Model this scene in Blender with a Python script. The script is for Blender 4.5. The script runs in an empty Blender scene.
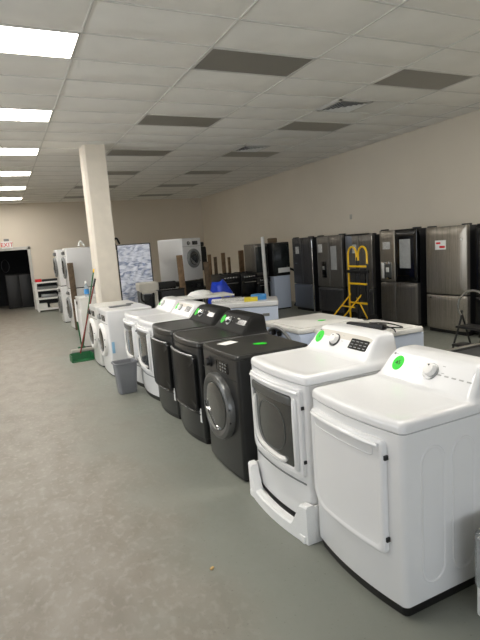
import bpy, bmesh, math, random
from mathutils import Vector, Matrix, Euler
random.seed(7)
C = bpy.context.scene
COL = C.collection
PI = math.pi

# ------------------------------------------------------------------ camera
def make_camera():
    yaw, pitch, roll = .437, .150, -.073
    cy, sy, cp, sp = math.cos(yaw), math.sin(yaw), math.cos(pitch), math.sin(pitch)
    fw = Vector((sy*cp, cy*cp, -sp)); r = Vector((cy, -sy, 0)); u = r.cross(fw)
    r2 = r*math.cos(roll) + u*math.sin(roll)
    u2 = -r*math.sin(roll) + u*math.cos(roll)
    m = Matrix((r2, u2, -fw)).transposed().to_4x4()
    m.translation = (0, 0, 1.72)
    cd = bpy.data.cameras.new('camera'); cd.sensor_fit = 'VERTICAL'
    cd.sensor_height = 36; cd.lens = 498.2/640*36; cd.clip_end = 80; cd.clip_start = .05
    o = bpy.data.objects.new('camera', cd); o.matrix_world = m
    COL.objects.link(o); C.camera = o
make_camera()

# ------------------------------------------------------------------ light
W = bpy.data.worlds.new('daylight'); C.world = W; W.use_nodes = True
bg = W.node_tree.nodes['Background']
bg.inputs[0].default_value = (.75, .85, 1, 1); bg.inputs[1].default_value = 1.0
C.view_settings.view_transform = 'Standard'; C.view_settings.look = 'None'
C.view_settings.gamma = 1; C.view_settings.use_curve_mapping = False
C.view_settings.exposure = 0.0
DAY = 190; LAMP = 18.5; SIDE = 190
def daylight(name, loc, rot, sx, sy, power, color):
    l = bpy.data.lights.new(name, 'AREA'); l.shape = 'RECTANGLE'; l.size = sx; l.size_y = sy
    l.energy = power; l.color = color
    o = bpy.data.objects.new(name, l); o.location = loc; o.rotation_euler = rot; COL.objects.link(o)
daylight('storefront_daylight', (-.4, -4.75, 1.2), (math.radians(116), 0, 0), 8.4, 1.8, DAY, (.93, .97, 1))
daylight('added_side_light', (-6.35, 5.75, 1.75), (math.radians(94), 0, math.radians(-90)), 6.5, 2.2, SIDE, (.95, .98, 1))  # unseen side source added to brighten the right wall and fridge fronts

# ------------------------------------------------------------------ materials
def srgb(c):
    return tuple(((v/255)/12.92 if v/255 <= .04045 else ((v/255+.055)/1.055)**2.4) for v in c) + (1,)
def mat(name, c, rough=.5, metal=0, coat=0, spec=.5, var=.04, scale=6, bump=0, bscale=60, emit=0, alpha=1):
    m = bpy.data.materials.new(name); m.use_nodes = True; nt = m.node_tree; N = nt.nodes; L = nt.links
    b = N['Principled BSDF']; col = srgb(c)
    tc = N.new('ShaderNodeTexCoord'); nz = N.new('ShaderNodeTexNoise'); nz.inputs['Scale'].default_value = scale
    nz.inputs['Detail'].default_value = 5; L.new(tc.outputs['Object'], nz.inputs['Vector'])
    mr = N.new('ShaderNodeMapRange'); mr.inputs[1].default_value = .3; mr.inputs[2].default_value = .7
    mr.inputs[3].default_value = 1-var; mr.inputs[4].default_value = 1+var
    L.new(nz.outputs[0], mr.inputs[0])
    mx = N.new('ShaderNodeVectorMath'); mx.operation = 'SCALE'; mx.inputs[0].default_value = col[:3]
    L.new(mr.outputs[0], mx.inputs['Scale']); L.new(mx.outputs[0], b.inputs['Base Color'])
    b.inputs['Roughness'].default_value = rough; b.inputs['Metallic'].default_value = metal
    b.inputs['Coat Weight'].default_value = coat; b.inputs['Coat Roughness'].default_value = .08
    b.inputs['Specular IOR Level'].default_value = spec
    if bump:
        n2 = N.new('ShaderNodeTexNoise'); n2.inputs['Scale'].default_value = bscale; n2.inputs['Detail'].default_value = 4
        L.new(tc.outputs['Object'], n2.inputs['Vector'])
        bp = N.new('ShaderNodeBump'); bp.inputs['Strength'].default_value = bump; bp.inputs['Distance'].default_value = .01
        L.new(n2.outputs[0], bp.inputs['Height']); L.new(bp.outputs[0], b.inputs['Normal'])
    if emit:
        b.inputs['Emission Color'].default_value = col; b.inputs['Emission Strength'].default_value = emit
    return m
M = {}
M['enamel'] = mat('white_enamel', (232, 232, 232), .28, coat=.4, var=.01)
M['enamel_cool'] = mat('cool_white_enamel', (208, 219, 238), .3, coat=.3, var=.01)
M['enamel_old'] = mat('aged_white_enamel', (214, 213, 208), .35, coat=.2, var=.03)
M['shell'] = mat('white_plastic', (234, 232, 228), .38, var=.01)
M['trim_grey'] = mat('grey_plastic', (120, 122, 122), .4)
M['silver'] = mat('silver_plastic', (150, 152, 152), .3, metal=.6)
M['chrome'] = mat('chrome', (200, 200, 200), .15, metal=1)
M['graphite'] = mat('graphite_steel', (33, 34, 34), .36, metal=.15, coat=.25, var=.03)
M['graphite_ring'] = mat('graphite_ring', (104, 105, 104), .32, metal=.6)
M['fascia_light'] = mat('warm_grey_fascia', (206, 201, 191), .42, var=.01)
M['mark'] = mat('pale_grey_print', (176, 176, 174), .5)
M['graphite_top'] = mat('graphite_top', (47, 47, 45), .36, metal=.15, coat=.2, var=.03)
M['fascia_dark'] = mat('dark_fascia', (30, 30, 29), .55, spec=.12)
M['door_black'] = mat('dryer_door_black', (11, 12, 12), .36, spec=.22)
M['black'] = mat('black_plastic', (16, 16, 17), .4)
M['black_gloss'] = mat('black_glass', (9, 10, 11), .16, coat=.15, spec=.4)
M['window_dark'] = mat('tinted_door_glass', (44, 48, 48), .08, coat=.8)
M['drum_grey'] = mat('drum_grey', (90, 92, 90), .35, metal=.4)
M['rubber'] = mat('rubber', (22, 22, 22), .7)
M['green'] = mat('green_sticker', (40, 215, 45), .5, var=.02)
M['ink'] = mat('pen_ink', (15, 40, 18), .6)
M['paper'] = mat('paper', (235, 235, 232), .7)
M['foam'] = mat('polystyrene', (240, 240, 238), .85, bump=.25, bscale=160)
M['yellow'] = mat('yellow_paint', (250, 202, 26), .35, coat=.3)
M['blue_plastic'] = mat('blue_tarp', (20, 60, 190), .35, var=.15)
M['blue'] = mat('blue_label', (60, 140, 205), .4)
M['pale_blue'] = mat('pale_blue_label', (150, 195, 225), .5)
M['yellow_card'] = mat('yellow_card', (225, 205, 60), .6)
M['wood'] = mat('raw_wood', (130, 105, 78), .7, var=.25, scale=14)
M['wood_dark'] = mat('weathered_wood', (100, 84, 66), .75, var=.3, scale=14)
M['dark_grey'] = mat('dark_grey_metal', (40, 41, 43), .45, metal=.3)
M['green_dark'] = mat('green_broom', (12, 92, 48), .45)
M['red_wood'] = mat('red_handle', (120, 42, 36), .5)
M['bin'] = mat('bin_grey', (128, 130, 134), .5)
M['red'] = mat('exit_red', (215, 35, 45), .5)
M['pillar'] = mat('pillar_paint', (226, 218, 204), .6, bump=.08, bscale=40)
M['clear'] = mat('clear_plastic', (200, 215, 225), .1); M['clear'].node_tree.nodes['Principled BSDF'].inputs['Transmission Weight'].default_value = .7
M['beige'] = mat('beige_plastic', (190, 186, 176), .45)
M['film'] = mat('clear_film', (225, 228, 230), .15, bump=.8, bscale=14); M['film'].node_tree.nodes['Principled BSDF'].inputs['Transmission Weight'].default_value = .8
M['orange_chip'] = mat('tan_chip', (205, 170, 110), .7)
M['panel_dark'] = mat('unlit_diffuser', (142, 139, 131), .35, var=.02)
M['door_white'] = mat('door_trim_white', (205, 203, 198), .5)
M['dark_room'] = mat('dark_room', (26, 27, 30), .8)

def steel(name, c, rough=.27, metal=.85):
    m = mat(name, c, rough, metal=metal, var=.03); nt = m.node_tree; N = nt.nodes; L = nt.links
    b = N['Principled BSDF']; tc = N.new('ShaderNodeTexCoord'); mp = N.new('ShaderNodeMapping')
    mp.inputs['Scale'].default_value = (90, 90, .15)
    nz = N.new('ShaderNodeTexNoise'); nz.inputs['Scale'].default_value = 6; nz.inputs['Detail'].default_value = 6
    L.new(tc.outputs['Object'], mp.inputs[0]); L.new(mp.outputs[0], nz.inputs[0])
    mr = N.new('ShaderNodeMapRange'); mr.inputs[3].default_value = rough-.08; mr.inputs[4].default_value = rough+.12
    L.new(nz.outputs[0], mr.inputs[0]); L.new(mr.outputs[0], b.inputs['Roughness'])
    bp = N.new('ShaderNodeBump'); bp.inputs['Strength'].default_value = .02; bp.inputs['Distance'].default_value = .002
    L.new(nz.outputs[0], bp.inputs['Height']); L.new(bp.outputs[0], b.inputs['Normal'])
    return m
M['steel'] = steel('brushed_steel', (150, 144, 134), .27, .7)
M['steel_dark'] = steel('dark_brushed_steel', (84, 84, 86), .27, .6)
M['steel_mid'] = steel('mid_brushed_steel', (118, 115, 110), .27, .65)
M['steel_blue'] = steel('protected_steel', (116, 122, 134), .35, .6)

def striped(name, base, ink, n, frac=.5):
    m = bpy.data.materials.new(name); m.use_nodes = True; nt = m.node_tree; N = nt.nodes; L = nt.links
    b = N['Principled BSDF']; b.inputs['Roughness'].default_value = .6
    tc = N.new('ShaderNodeTexCoord'); wv = N.new('ShaderNodeTexWave'); wv.bands_direction = 'Z'
    wv.inputs['Scale'].default_value = n; wv.inputs['Distortion'].default_value = 1.5; wv.inputs['Detail Scale'].default_value = 6
    L.new(tc.outputs['Object'], wv.inputs[0]); nz = N.new('ShaderNodeTexNoise'); nz.inputs['Scale'].default_value = 60
    L.new(tc.outputs['Object'], nz.inputs[0]); mu = N.new('ShaderNodeMath'); mu.operation = 'MULTIPLY'
    L.new(wv.outputs[1], mu.inputs[0]); L.new(nz.outputs[0], mu.inputs[1])
    cr = N.new('ShaderNodeValToRGB'); cr.color_ramp.elements[0].position = .2*frac+.2; cr.color_ramp.elements[0].color = srgb(base)
    cr.color_ramp.elements[1].position = .2*frac+.3; cr.color_ramp.elements[1].color = srgb(ink)
    L.new(mu.outputs[0], cr.inputs[0]); L.new(cr.outputs[0], b.inputs['Base Color'])
    return m
M['print'] = striped('printed_sheet', (225, 225, 222), (90, 90, 92), 22)
M['energy'] = striped('grey_printed_sheet', (176, 178, 176), (110, 110, 112), 26)

def wrap_mat():
    m = bpy.data.materials.new('plastic_wrap'); m.use_nodes = True; nt = m.node_tree; N = nt.nodes; L = nt.links
    b = N['Principled BSDF']; b.inputs['Roughness'].default_value = .18
    tc = N.new('ShaderNodeTexCoord'); mp = N.new('ShaderNodeMapping'); mp.inputs['Scale'].default_value = (2.5, 2.5, 7)
    nz = N.new('ShaderNodeTexNoise'); nz.inputs['Scale'].default_value = 1.6; nz.inputs['Detail'].default_value = 8; nz.inputs['Distortion'].default_value = 1.5
    L.new(tc.outputs['Object'], mp.inputs[0]); L.new(mp.outputs[0], nz.inputs[0])
    cr = N.new('ShaderNodeValToRGB'); e = cr.color_ramp.elements
    e[0].position = .36; e[0].color = srgb((138, 150, 180)); e[1].position = .56; e[1].color = srgb((232, 236, 248))  # pale and blue streaks painted in for light glinting on the crinkles
    L.new(nz.outputs[0], cr.inputs[0]); L.new(cr.outputs[0], b.inputs['Base Color'])
    bp = N.new('ShaderNodeBump'); bp.inputs['Strength'].default_value = .4; bp.inputs['Distance'].default_value = .02
    L.new(nz.outputs[0], bp.inputs['Height']); L.new(bp.outputs[0], b.inputs['Normal'])
    return m
M['wrap'] = wrap_mat()

def floor_mat():
    m = bpy.data.materials.new('painted_concrete'); m.use_nodes = True; nt = m.node_tree; N = nt.nodes; L = nt.links
    b = N['Principled BSDF']
    tc = N.new('ShaderNodeTexCoord')
    sep = N.new('ShaderNodeSeparateXYZ'); L.new(tc.outputs['Object'], sep.inputs[0])
    def noise(scale, det=8, dist=0, stretch=(1, 1, 1)):
        mp = N.new('ShaderNodeMapping'); mp.inputs['Scale'].default_value = stretch
        L.new(tc.outputs['Object'], mp.inputs[0])
        n = N.new('ShaderNodeTexNoise'); n.inputs['Scale'].default_value = scale; n.inputs['Detail'].default_value = det
        n.inputs['Distortion'].default_value = dist; L.new(mp.outputs[0], n.inputs[0]); return n
    def ramp(src, p0, c0, p1, c1):
        r = N.new('ShaderNodeValToRGB'); e = r.color_ramp.elements
        e[0].position = p0; e[0].color = c0; e[1].position = p1; e[1].color = c1
        L.new(src, r.inputs[0]); return r.outputs[0]
    def mix(fac, a, c, mode='MIX'):
        n = N.new('ShaderNodeMix'); n.data_type = 'RGBA'; n.blend_type = mode
        if isinstance(fac, float): n.inputs[0].default_value = fac
        else: L.new(fac, n.inputs[0])
        for k, v in ((6, a), (7, c)):
            if isinstance(v, tuple): n.inputs[k].default_value = v
            else: L.new(v, n.inputs[k])
        return n.outputs[2]
    # worn aisle left of the machines, cleaner paint next to them
    n1 = noise(1.3, 6, .5)
    ma = N.new('ShaderNodeMath'); ma.operation = 'MULTIPLY_ADD'; L.new(n1.outputs[0], ma.inputs[0]); ma.inputs[1].default_value = 1.3
    L.new(sep.outputs[0], ma.inputs[2])
    mr = N.new('ShaderNodeMapRange'); mr.inputs[1].default_value = 1.0; mr.inputs[2].default_value = 1.75
    mr.inputs[3].default_value = 1; mr.inputs[4].default_value = 0; L.new(ma.outputs[0], mr.inputs[0])
    n2 = noise(5.5, 12, .4, (1, .6, 1)); n3 = noise(24, 12, .3, (1, .7, 1)); n4 = noise(60, 3)
    worn = ramp(n2.outputs[0], .3, srgb((122, 115, 104)), .7, srgb((142, 136, 126)))
    worn = mix(ramp(n3.outputs[0], .5, (0, 0, 0, 1), .72, (.5, .5, .5, 1)), worn, srgb((168, 163, 153)))
    clean = ramp(n1.outputs[0], .3, srgb((124, 127, 118)), .7, srgb((132, 134, 125)))
    base = mix(mr.outputs[0], clean, worn)
    base = mix(ramp(n4.outputs[0], .66, (0, 0, 0, 1), .72, (.5, .5, .5, 1)), base, srgb((95, 90, 84)))
    L.new(base, b.inputs['Base Color'])
    rr = N.new('ShaderNodeMapRange'); rr.inputs[3].default_value = .34; rr.inputs[4].default_value = .62
    L.new(n3.outputs[0], rr.inputs[0]); L.new(rr.outputs[0], b.inputs['Roughness'])
    bp = N.new('ShaderNodeBump'); bp.inputs['Strength'].default_value = .12; bp.inputs['Distance'].default_value = .01
    L.new(n3.outputs[0], bp.inputs['Height']); L.new(bp.outputs[0], b.inputs['Normal'])
    return m
M['floor'] = floor_mat()
M['wall'] = mat('tan_wall_paint', (224, 215, 199), .7, var=.03, scale=.8, bump=.1, bscale=25)
M['wall_back'] = mat('light_wall_paint', (226, 216, 200), .7, var=.03, scale=.8, bump=.1, bscale=25)
M['tile'] = mat('ceiling_tile', (242, 240, 234), .85, var=.03, scale=3, bump=.1, bscale=120)
M['tbar'] = mat('ceiling_grid', (216, 214, 208), .5)
M['lamp'] = mat('lit_diffuser', (255, 250, 242), .5, emit=LAMP)

# ------------------------------------------------------------------ mesh helpers
def obj(name, bm, m, parent=None, label=None, smooth=True, ang=35):
    me = bpy.data.meshes.new(name); bmesh.ops.recalc_face_normals(bm, faces=bm.faces)
    bm.to_mesh(me); bm.free(); me.materials.append(M[m] if isinstance(m, str) else m)
    if smooth:
        me.shade_smooth(); me.set_sharp_from_angle(angle=math.radians(ang))
    o = bpy.data.objects.new(name, me); COL.objects.link(o)
    if parent: o.parent = parent
    if label: o['label'] = label
    return o
def thing(name, label, cat, loc=(0, 0, 0), rz=0, group=None, tilt=(0, 0)):
    o = bpy.data.objects.new(name, None); COL.objects.link(o); o.empty_display_size = .1
    o.location = loc; o.rotation_euler = (tilt[0], tilt[1], rz); o['label'] = label; o['category'] = cat
    if group: o['group'] = group
    return o
def tag(o, label, cat, group=None):
    o['label'] = label; o['category'] = cat
    if group: o['group'] = group
    return o
def struct(o): o['kind'] = 'structure'; return o
def B(): return bmesh.new()
def box(bm, x0, x1, y0, y1, z0, z1, bev=0, seg=2, rot=None):
    t = bmesh.new(); bmesh.ops.create_cube(t, size=1)
    for v in t.verts: v.co = Vector(((x0+x1)/2+v.co.x*(x1-x0), (y0+y1)/2+v.co.y*(y1-y0), (z0+z1)/2+v.co.z*(z1-z0)))
    if bev: bmesh.ops.bevel(t, geom=t.edges[:], offset=bev, segments=seg, affect='EDGES', profile=.6)
    if rot is not None:
        for v in t.verts: v.co = rot @ v.co
    merge(bm, t); return bm
def merge(bm, t):
    me = bpy.data.meshes.new('tmp'); t.to_mesh(me); t.free(); bm.from_mesh(me); bpy.data.meshes.remove(me)
def loft(bm, loops, c0=True, c1=True):
    R = [[bm.verts.new(p) for p in lp] for lp in loops]; n = len(R[0])
    for a, b in zip(R, R[1:]):
        for i in range(n): bm.faces.new((a[i], a[(i+1) % n], b[(i+1) % n], b[i]))
    if c0: bm.faces.new(R[0])
    if c1: bm.faces.new(R[-1])
    return bm
def tube(bm, pts, r, n=8, caps=True):
    pts = [Vector(p) for p in pts]; loops = []; up = None
    for i, p in enumerate(pts):
        d = ((pts[min(i+1, len(pts)-1)]-pts[max(i-1, 0)])).normalized()
        if up is None:
            up = Vector((0, 0, 1)) if abs(d.z) < .9 else Vector((1, 0, 0))
        a = d.cross(up).normalized(); b = a.cross(d).normalized(); up = b
        rr = r[i] if isinstance(r, (list, tuple)) else r
        loops.append([p+a*math.cos(k*2*PI/n)*rr+b*math.sin(k*2*PI/n)*rr for k in range(n)])
    return loft(bm, loops, caps, caps)
def curve(pts, n=8):
    P = [Vector(p) for p in pts]; P = [P[0]*2-P[1]]+P+[P[-1]*2-P[-2]]; out = []
    for i in range(1, len(P)-2):
        for k in range(n):
            t = k/n; a, b, c, d = P[i-1:i+3]
            out.append(.5*((2*b)+(c-a)*t+(2*a-5*b+4*c-d)*t*t+(-a+3*b-3*c+d)*t**3))
    out.append(P[-2]); return out
def disc(bm, c, ax, r, h, n=32, bev=.0, r2=None):
    c = Vector(c); ax = Vector(ax).normalized(); u = ax.orthogonal().normalized(); v = ax.cross(u)
    r2 = r if r2 is None else r2
    def ring(rr, o): return [c+ax*o+(u*math.cos(k*2*PI/n)+v*math.sin(k*2*PI/n))*rr for k in range(n)]
    loops = [ring(r, 0)]
    if bev: loops += [ring(r2, h-bev), ring(r2-bev*.3, h-bev*.3), ring(r2-bev, h)]
    else: loops += [ring(r2, h)]
    return loft(bm, loops)
def rrect(cy, cz, w, h, r, n=6, rs=None):
    """closed outline in (y,z); rs = radii for corners (+y+z, -y+z, -y-z, +y-z)"""
    rs = rs or (r, r, r, r); o = []
    for k, (sy, sz) in enumerate(((1, 1), (-1, 1), (-1, -1), (1, -1))):
        q = rs[k]; a0 = k*PI/2
        for i in range(n+1):
            a = a0+i/n*PI/2
            o.append((cy+sy*(w/2-q)+q*math.cos(a), cz+sz*(h/2-q)+q*math.sin(a)))
    return o
def dens(o, m=.05):
    """subdivide the four straight runs of a rounded rectangle, always by the same count"""
    q = len(o)//4; out = []; K = 10
    for i, a in enumerate(o):
        out.append(a)
        if i % q == q-1:
            b = o[(i+1) % len(o)]
            out += [(a[0]+(b[0]-a[0])*j/K, a[1]+(b[1]-a[1])*j/K) for j in range(1, K)]
    return out
def circ(cy, cz, r, n=48, rz=None): return [(cy+r*math.cos(k*2*PI/n), cz+(rz or r)*math.sin(k*2*PI/n)) for k in range(n)]
def scl(o, d):
    cy = (max(p[0] for p in o)+min(p[0] for p in o))/2; cz = (max(p[1] for p in o)+min(p[1] for p in o))/2
    hy = max(p[0] for p in o)-cy; hz = max(p[1] for p in o)-cz
    return [(cy+(p[0]-cy)*(1-d/hy), cz+(p[1]-cz)*(1-d/hz)) for p in o]
def surf(bm, fx, steps, cap=True, closeback=False):
    """steps: list of (outline, offset towards the viewer); fx(y) gives the front surface x"""
    loops = [[(fx(y)-off, y, z) for y, z in o] for o, off in steps]
    if cap:
        o, off = steps[-1]
        cy = (max(p[0] for p in o)+min(p[0] for p in o))/2; cz = (max(p[1] for p in o)+min(p[1] for p in o))/2
        for s in (.7, .4, .12): loops.append([(fx(cy+(y-cy)*s)-off, cy+(y-cy)*s, cz+(z-cz)*s) for y, z in o])
    loft(bm, loops, False, cap)
    return bm
def plate(bm, fx, o, t, bev=.004):
    return surf(bm, fx, [(o, 0), (o, t-bev), (scl(o, bev*.4), t-bev*.4), (scl(o, bev), t)])
def ring(bm, fx, outer, inner, t, bev=.004, back=0):
    loops = [(outer, back), (outer, t-bev), (scl(outer, bev), t), (scl(inner, -bev), t), (inner, t-bev), (inner, back)]
    return surf(bm, fx, loops, cap=False)
def text(name, s, size, mtx, m, parent, depth=.0006, label=None):
    cu = bpy.data.curves.new(name, 'FONT'); cu.body = s; cu.size = size; cu.extrude = depth
    cu.align_x = 'CENTER'; cu.align_y = 'CENTER'; cu.resolution_u = 3
    t = bpy.data.objects.new(name, cu); COL.objects.link(t)
    me = bpy.data.meshes.new_from_object(t); bpy.data.objects.remove(t); bpy.data.curves.remove(cu)
    me.materials.clear(); me.materials.append(M[m]); me.transform(mtx)
    o = bpy.data.objects.new(name, me); COL.objects.link(o); o.parent = parent
    if label: o['label'] = label
    return o
def face_mtx(loc, nrm, up=(0, 0, 1), roll=0):
    z = Vector(nrm).normalized(); u = Vector(up); u = (u-z*u.dot(z)).normalized(); x = u.cross(z)
    m = Matrix((x, u, z)).transposed().to_4x4(); m.translation = loc
    return m @ Matrix.Rotation(roll, 4, 'Z')
def family(o):
    return [o] + [q for c in o.children for q in family(c)]
def dup(o, parent=None):
    c = o.copy(); COL.objects.link(c); c.parent = parent
    for ch in list(o.children): dup(ch, c)
    return c
def clone(o, label, loc, rz=None, group=None):
    c = dup(o); c['label'] = label; c.location = loc
    if rz is not None: c.rotation_euler.z = rz
    if group: c['group'] = group
    return c

# ------------------------------------------------------------------ the room
RX0, RX1, RY0, RY1, CH = -6.0, 7.42, -4.0, 18.7, 3.62
DX0, DX1, DH = -.95, .93, 2.10       # opening in the back wall
b = B(); box(b, RX0-.2, RX1+.2, RY0-.2, RY1+3.2, -.2, 0); struct(obj('floor', b, 'floor', smooth=False))
b = B(); box(b, RX1, RX1+.2, RY0-.2, RY1+.2, 0, CH+.3); struct(obj('wall_right', b, 'wall', smooth=False))
b = B(); box(b, RX0, DX0, RY1, RY1+.2, 0, CH+.3); box(b, DX1, RX1, RY1, RY1+.2, 0, CH+.3); box(b, DX0, DX1, RY1, RY1+.2, DH, CH+.3)
struct(obj('wall_back', b, 'wall_back', smooth=False))
b = B()
box(b, RX0-.2, RX0, RY0-.2, 2.4, 0, CH+.3); box(b, RX0-.2, RX0, 9.1, RY1+.2, 0, CH+.3); box(b, RX0-.2, RX0, 2.4, 9.1, 0, .5); box(b, RX0-.2, RX0, 2.4, 9.1, 2.95, CH+.3)
struct(obj('wall_left', b, 'wall_back', smooth=False))
b = B()
box(b, RX0, -4.6, RY0-.2, RY0, 0, CH+.3); box(b, 3.8, RX1, RY0-.2, RY0, 0, CH+.3); box(b, -4.6, 3.8, RY0-.2, RY0, 0, .45); box(b, -4.6, 3.8, RY0-.2, RY0, 2.9, CH+.3)
struct(obj('wall_front', b, 'wall_back', smooth=False))
def pane_mat():
    m = bpy.data.materials.new('window_glass'); m.use_nodes = True; nt = m.node_tree; N = nt.nodes; L = nt.links
    N.remove(N['Principled BSDF']); o = N['Material Output']; t = N.new('ShaderNodeBsdfTransparent'); g = N.new('ShaderNodeBsdfGlossy')
    g.inputs['Roughness'].default_value = .02; f = N.new('ShaderNodeFresnel'); x = N.new('ShaderNodeMixShader')
    L.new(f.outputs[0], x.inputs[0]); L.new(t.outputs[0], x.inputs[1]); L.new(g.outputs[0], x.inputs[2]); L.new(x.outputs[0], o.inputs[0])
    return m
M['pane'] = pane_mat()
wf = B()
for x in (-4.6, -1.8, 1.0, 3.74): box(wf, x, x+.06, RY0-.15, RY0-.07, .45, 2.9)
box(wf, -4.6, 3.8, RY0-.15, RY0-.07, .45, .51); box(wf, -4.6, 3.8, RY0-.15, RY0-.07, 2.84, 2.9)
w1 = struct(obj('window_1', wf, 'dark_grey', smooth=False)); b = B(); box(b, -4.58, 3.78, RY0-.115, RY0-.105, .46, 2.88); obj('pane', b, 'pane', w1, smooth=False)
wf = B()
for y in (2.4, 5.7, 9.04): box(wf, RX0-.15, RX0-.07, y, y+.06, .5, 2.95)
box(wf, RX0-.15, RX0-.07, 2.4, 9.1, .5, .56); box(wf, RX0-.15, RX0-.07, 2.4, 9.1, 2.89, 2.95)
w2 = struct(obj('added_window', wf, 'dark_grey', smooth=False)); b = B(); box(b, RX0-.115, RX0-.105, 2.42, 9.08, .52, 2.93); obj('pane', b, 'pane', w2, smooth=False)  # unseen window, placed here for the added side light

# ceiling: sagging lay-in tiles in a 2 x 4 ft grid
GX, GY = .892, 4.709
def cell(i, j): return GX+1.22*i, GY+.61*j
LIT = [(-1, j) for j in (-4, 0, 4, 8, 12, 16, 20)] + [(i, -4) for i in (1, 3, 4, 5)] + [(-3, j) for j in (4, 8, 12, 16)]  # unseen near panels on the right put in to brighten tops and wall
DARK = [(i, j) for i in (1, 3) for j in (-8, 0, 4, 8, 12, 16, 20)]
VENTS = [(3, 2), (3, 8-1)]
I0, I1, J0, J1 = -6, 6, -15, 23
vent_cells = {(3.0, 2), (3.0, 7)}
b = B(); g = B()
for i in range(I0, I1):
    for j in range(J0, J1):
        x0, y0 = cell(i, j); x1, y1 = x0+1.22, y0+.61
        x0, x1 = max(x0, RX0), min(x1, RX1); y0, y1 = max(y0, RY0), min(y1, RY1)
        if x1-x0 < .05 or y1-y0 < .05 or (i, j) in LIT or (i, j) in DARK: continue
        sag = random.uniform(.016, .034) if (i, j) not in ((3, 2), (3, 7)) else 0; nx, ny = 8, 8; V = []
        for a in range(nx+1):
            row = []
            for c in range(ny+1):
                u, v = a/nx, c/ny
                s = (1-abs(2*u-1)**4)*math.sin(PI*v)**1.3
                row.append(b.verts.new((x0+(x1-x0)*u, y0+(y1-y0)*v, CH+.008-sag*s)))
            V.append(row)
        for a in range(nx):
            for c in range(ny): b.faces.new((V[a][c], V[a][c+1], V[a+1][c+1], V[a+1][c]))
box(b, RX0-.2, RX1+.2, RY0-.2, RY1+.2, CH+.2, CH+.3)
ceil = struct(obj('ceiling', b, 'tile', ang=60))
for i in range(I0, I1+1):
    x = GX+1.22*i
    if RX0 < x < RX1: box(g, x-.008, x+.008, RY0, RY1, CH-.002, CH+.03)
for j in range(J0, J1+1):
    y = GY+.61*j
    if RY0 < y < RY1: box(g, RX0, RX1, y-.006, y+.006, CH-.0014, CH+.03)
obj('grid', g, 'tbar', ceil, smooth=False)

def light_unit(i, j, lit, label):
    x0, y0 = cell(i, j); t = thing('ceiling_light', label, 'ceiling light', (x0+.61, y0+.305, CH), group='lit ceiling panels' if lit else 'unlit grey ceiling panels')
    f = B(); e, h = .61, .305
    fr = .012
    for a in ((-e, e, -h, -h+.03), (-e, e, h-.03, h), (-e, -e+.035, -h, h), (e-.035, e, -h, h)): box(f, a[0]+fr, a[1]-fr, a[2]+fr*.9, a[3]-fr*.9, -.004, .07)
    box(f, -e+.02, e-.02, -h+.02, h-.02, .06, .09)
    obj('frame', f, 'tbar', t, smooth=False)
    d = B(); box(d, -e+.035, e-.035, -h+.03, h-.03, .0, .008); obj('diffuser', d, 'lamp' if lit else 'panel_dark', t, smooth=False)
    return t
order = ['nearest', 'second', 'third', 'fourth', 'fifth', 'sixth', 'seventh']
for i, j in LIT:
    if i == -1 and j in (0, 4, 8, 12, 16, 20):
        lab = f'glowing rectangular ceiling panel, {order[j//4]} from the camera in the row at the left edge'
    elif i == -3: lab = f'glowing ceiling panel in the row beyond the left border, {["","","second","third","fourth","fifth","sixth"][j//4+1]} from the front'
    else: lab = f'glowing ceiling panel above the camera, {"aisle side" if i < 0 else "unseen one over the first machine" if i == 1 else "unseen one near the right wall" if i == 3 else "added next to the wall panel" if i == 4 else "added against the right wall"}'
    light_unit(i, j, True, lab)
for i, j in DARK:
    if i == -5: lab = 'unlit grey ceiling panel far to the left beyond the photo'
    elif j < 0: lab = f'unlit grey ceiling panel overhead behind the view, {"inner" if i == 1 else "outer"} row'
    else: lab = f'unlit grey ceiling panel, {order[j//4]} from the camera in the {"middle row ending over the pillar" if i == 1 else "row closest to the right wall"}'
    light_unit(i, j, False, lab)
for (x, y, lab) in ((4.862, 6.234, 'square louvred air vent in the ceiling, the larger one nearer the camera'), (4.862, 9.284, 'small square louvred air vent in the ceiling farther back')):
    t = thing('ceiling_vent', lab, 'air vent', (x, y, CH), group='ceiling air vents')
    f = B(); 
    for a in ((-.29, .29, -.29, -.25), (-.29, .29, .25, .29), (-.29, -.25, -.29, .29), (.25, .29, -.29, .29)): box(f, *a, -.014, .0)
    obj('frame', f, 'tbar', t, smooth=False)
    k = B(); box(k, -.25, .25, -.25, .25, -.004, -.001); obj('backing', k, 'black', t, smooth=False)
    for q in range(4):
        r1 = .235-.055*q; s = B(); r0 = r1-.03
        loops = [[(r*sx, r*sy, z) for sx, sy in ((1, 1), (-1, 1), (-1, -1), (1, -1))] for r, z in ((r1, -.022), (r1, -.019), (r0, -.006), (r0, -.009))]
        loops.append(loops[0]); loft(s, loops, False, False); obj('louvre', s, 'paper', t, smooth=False)

# pillar
b = B(); loft(b, [[(x, y, z) for x, y in ((1.57, 9.15), (1.91, 9.15), (1.91, 9.55), (1.53, 9.55), (1.53, 9.19))] for z in (0, CH+.01)])
tag(struct(obj('trim_1', b, 'pillar', smooth=False)), 'cream square pillar from floor to ceiling', 'pillar')

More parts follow.
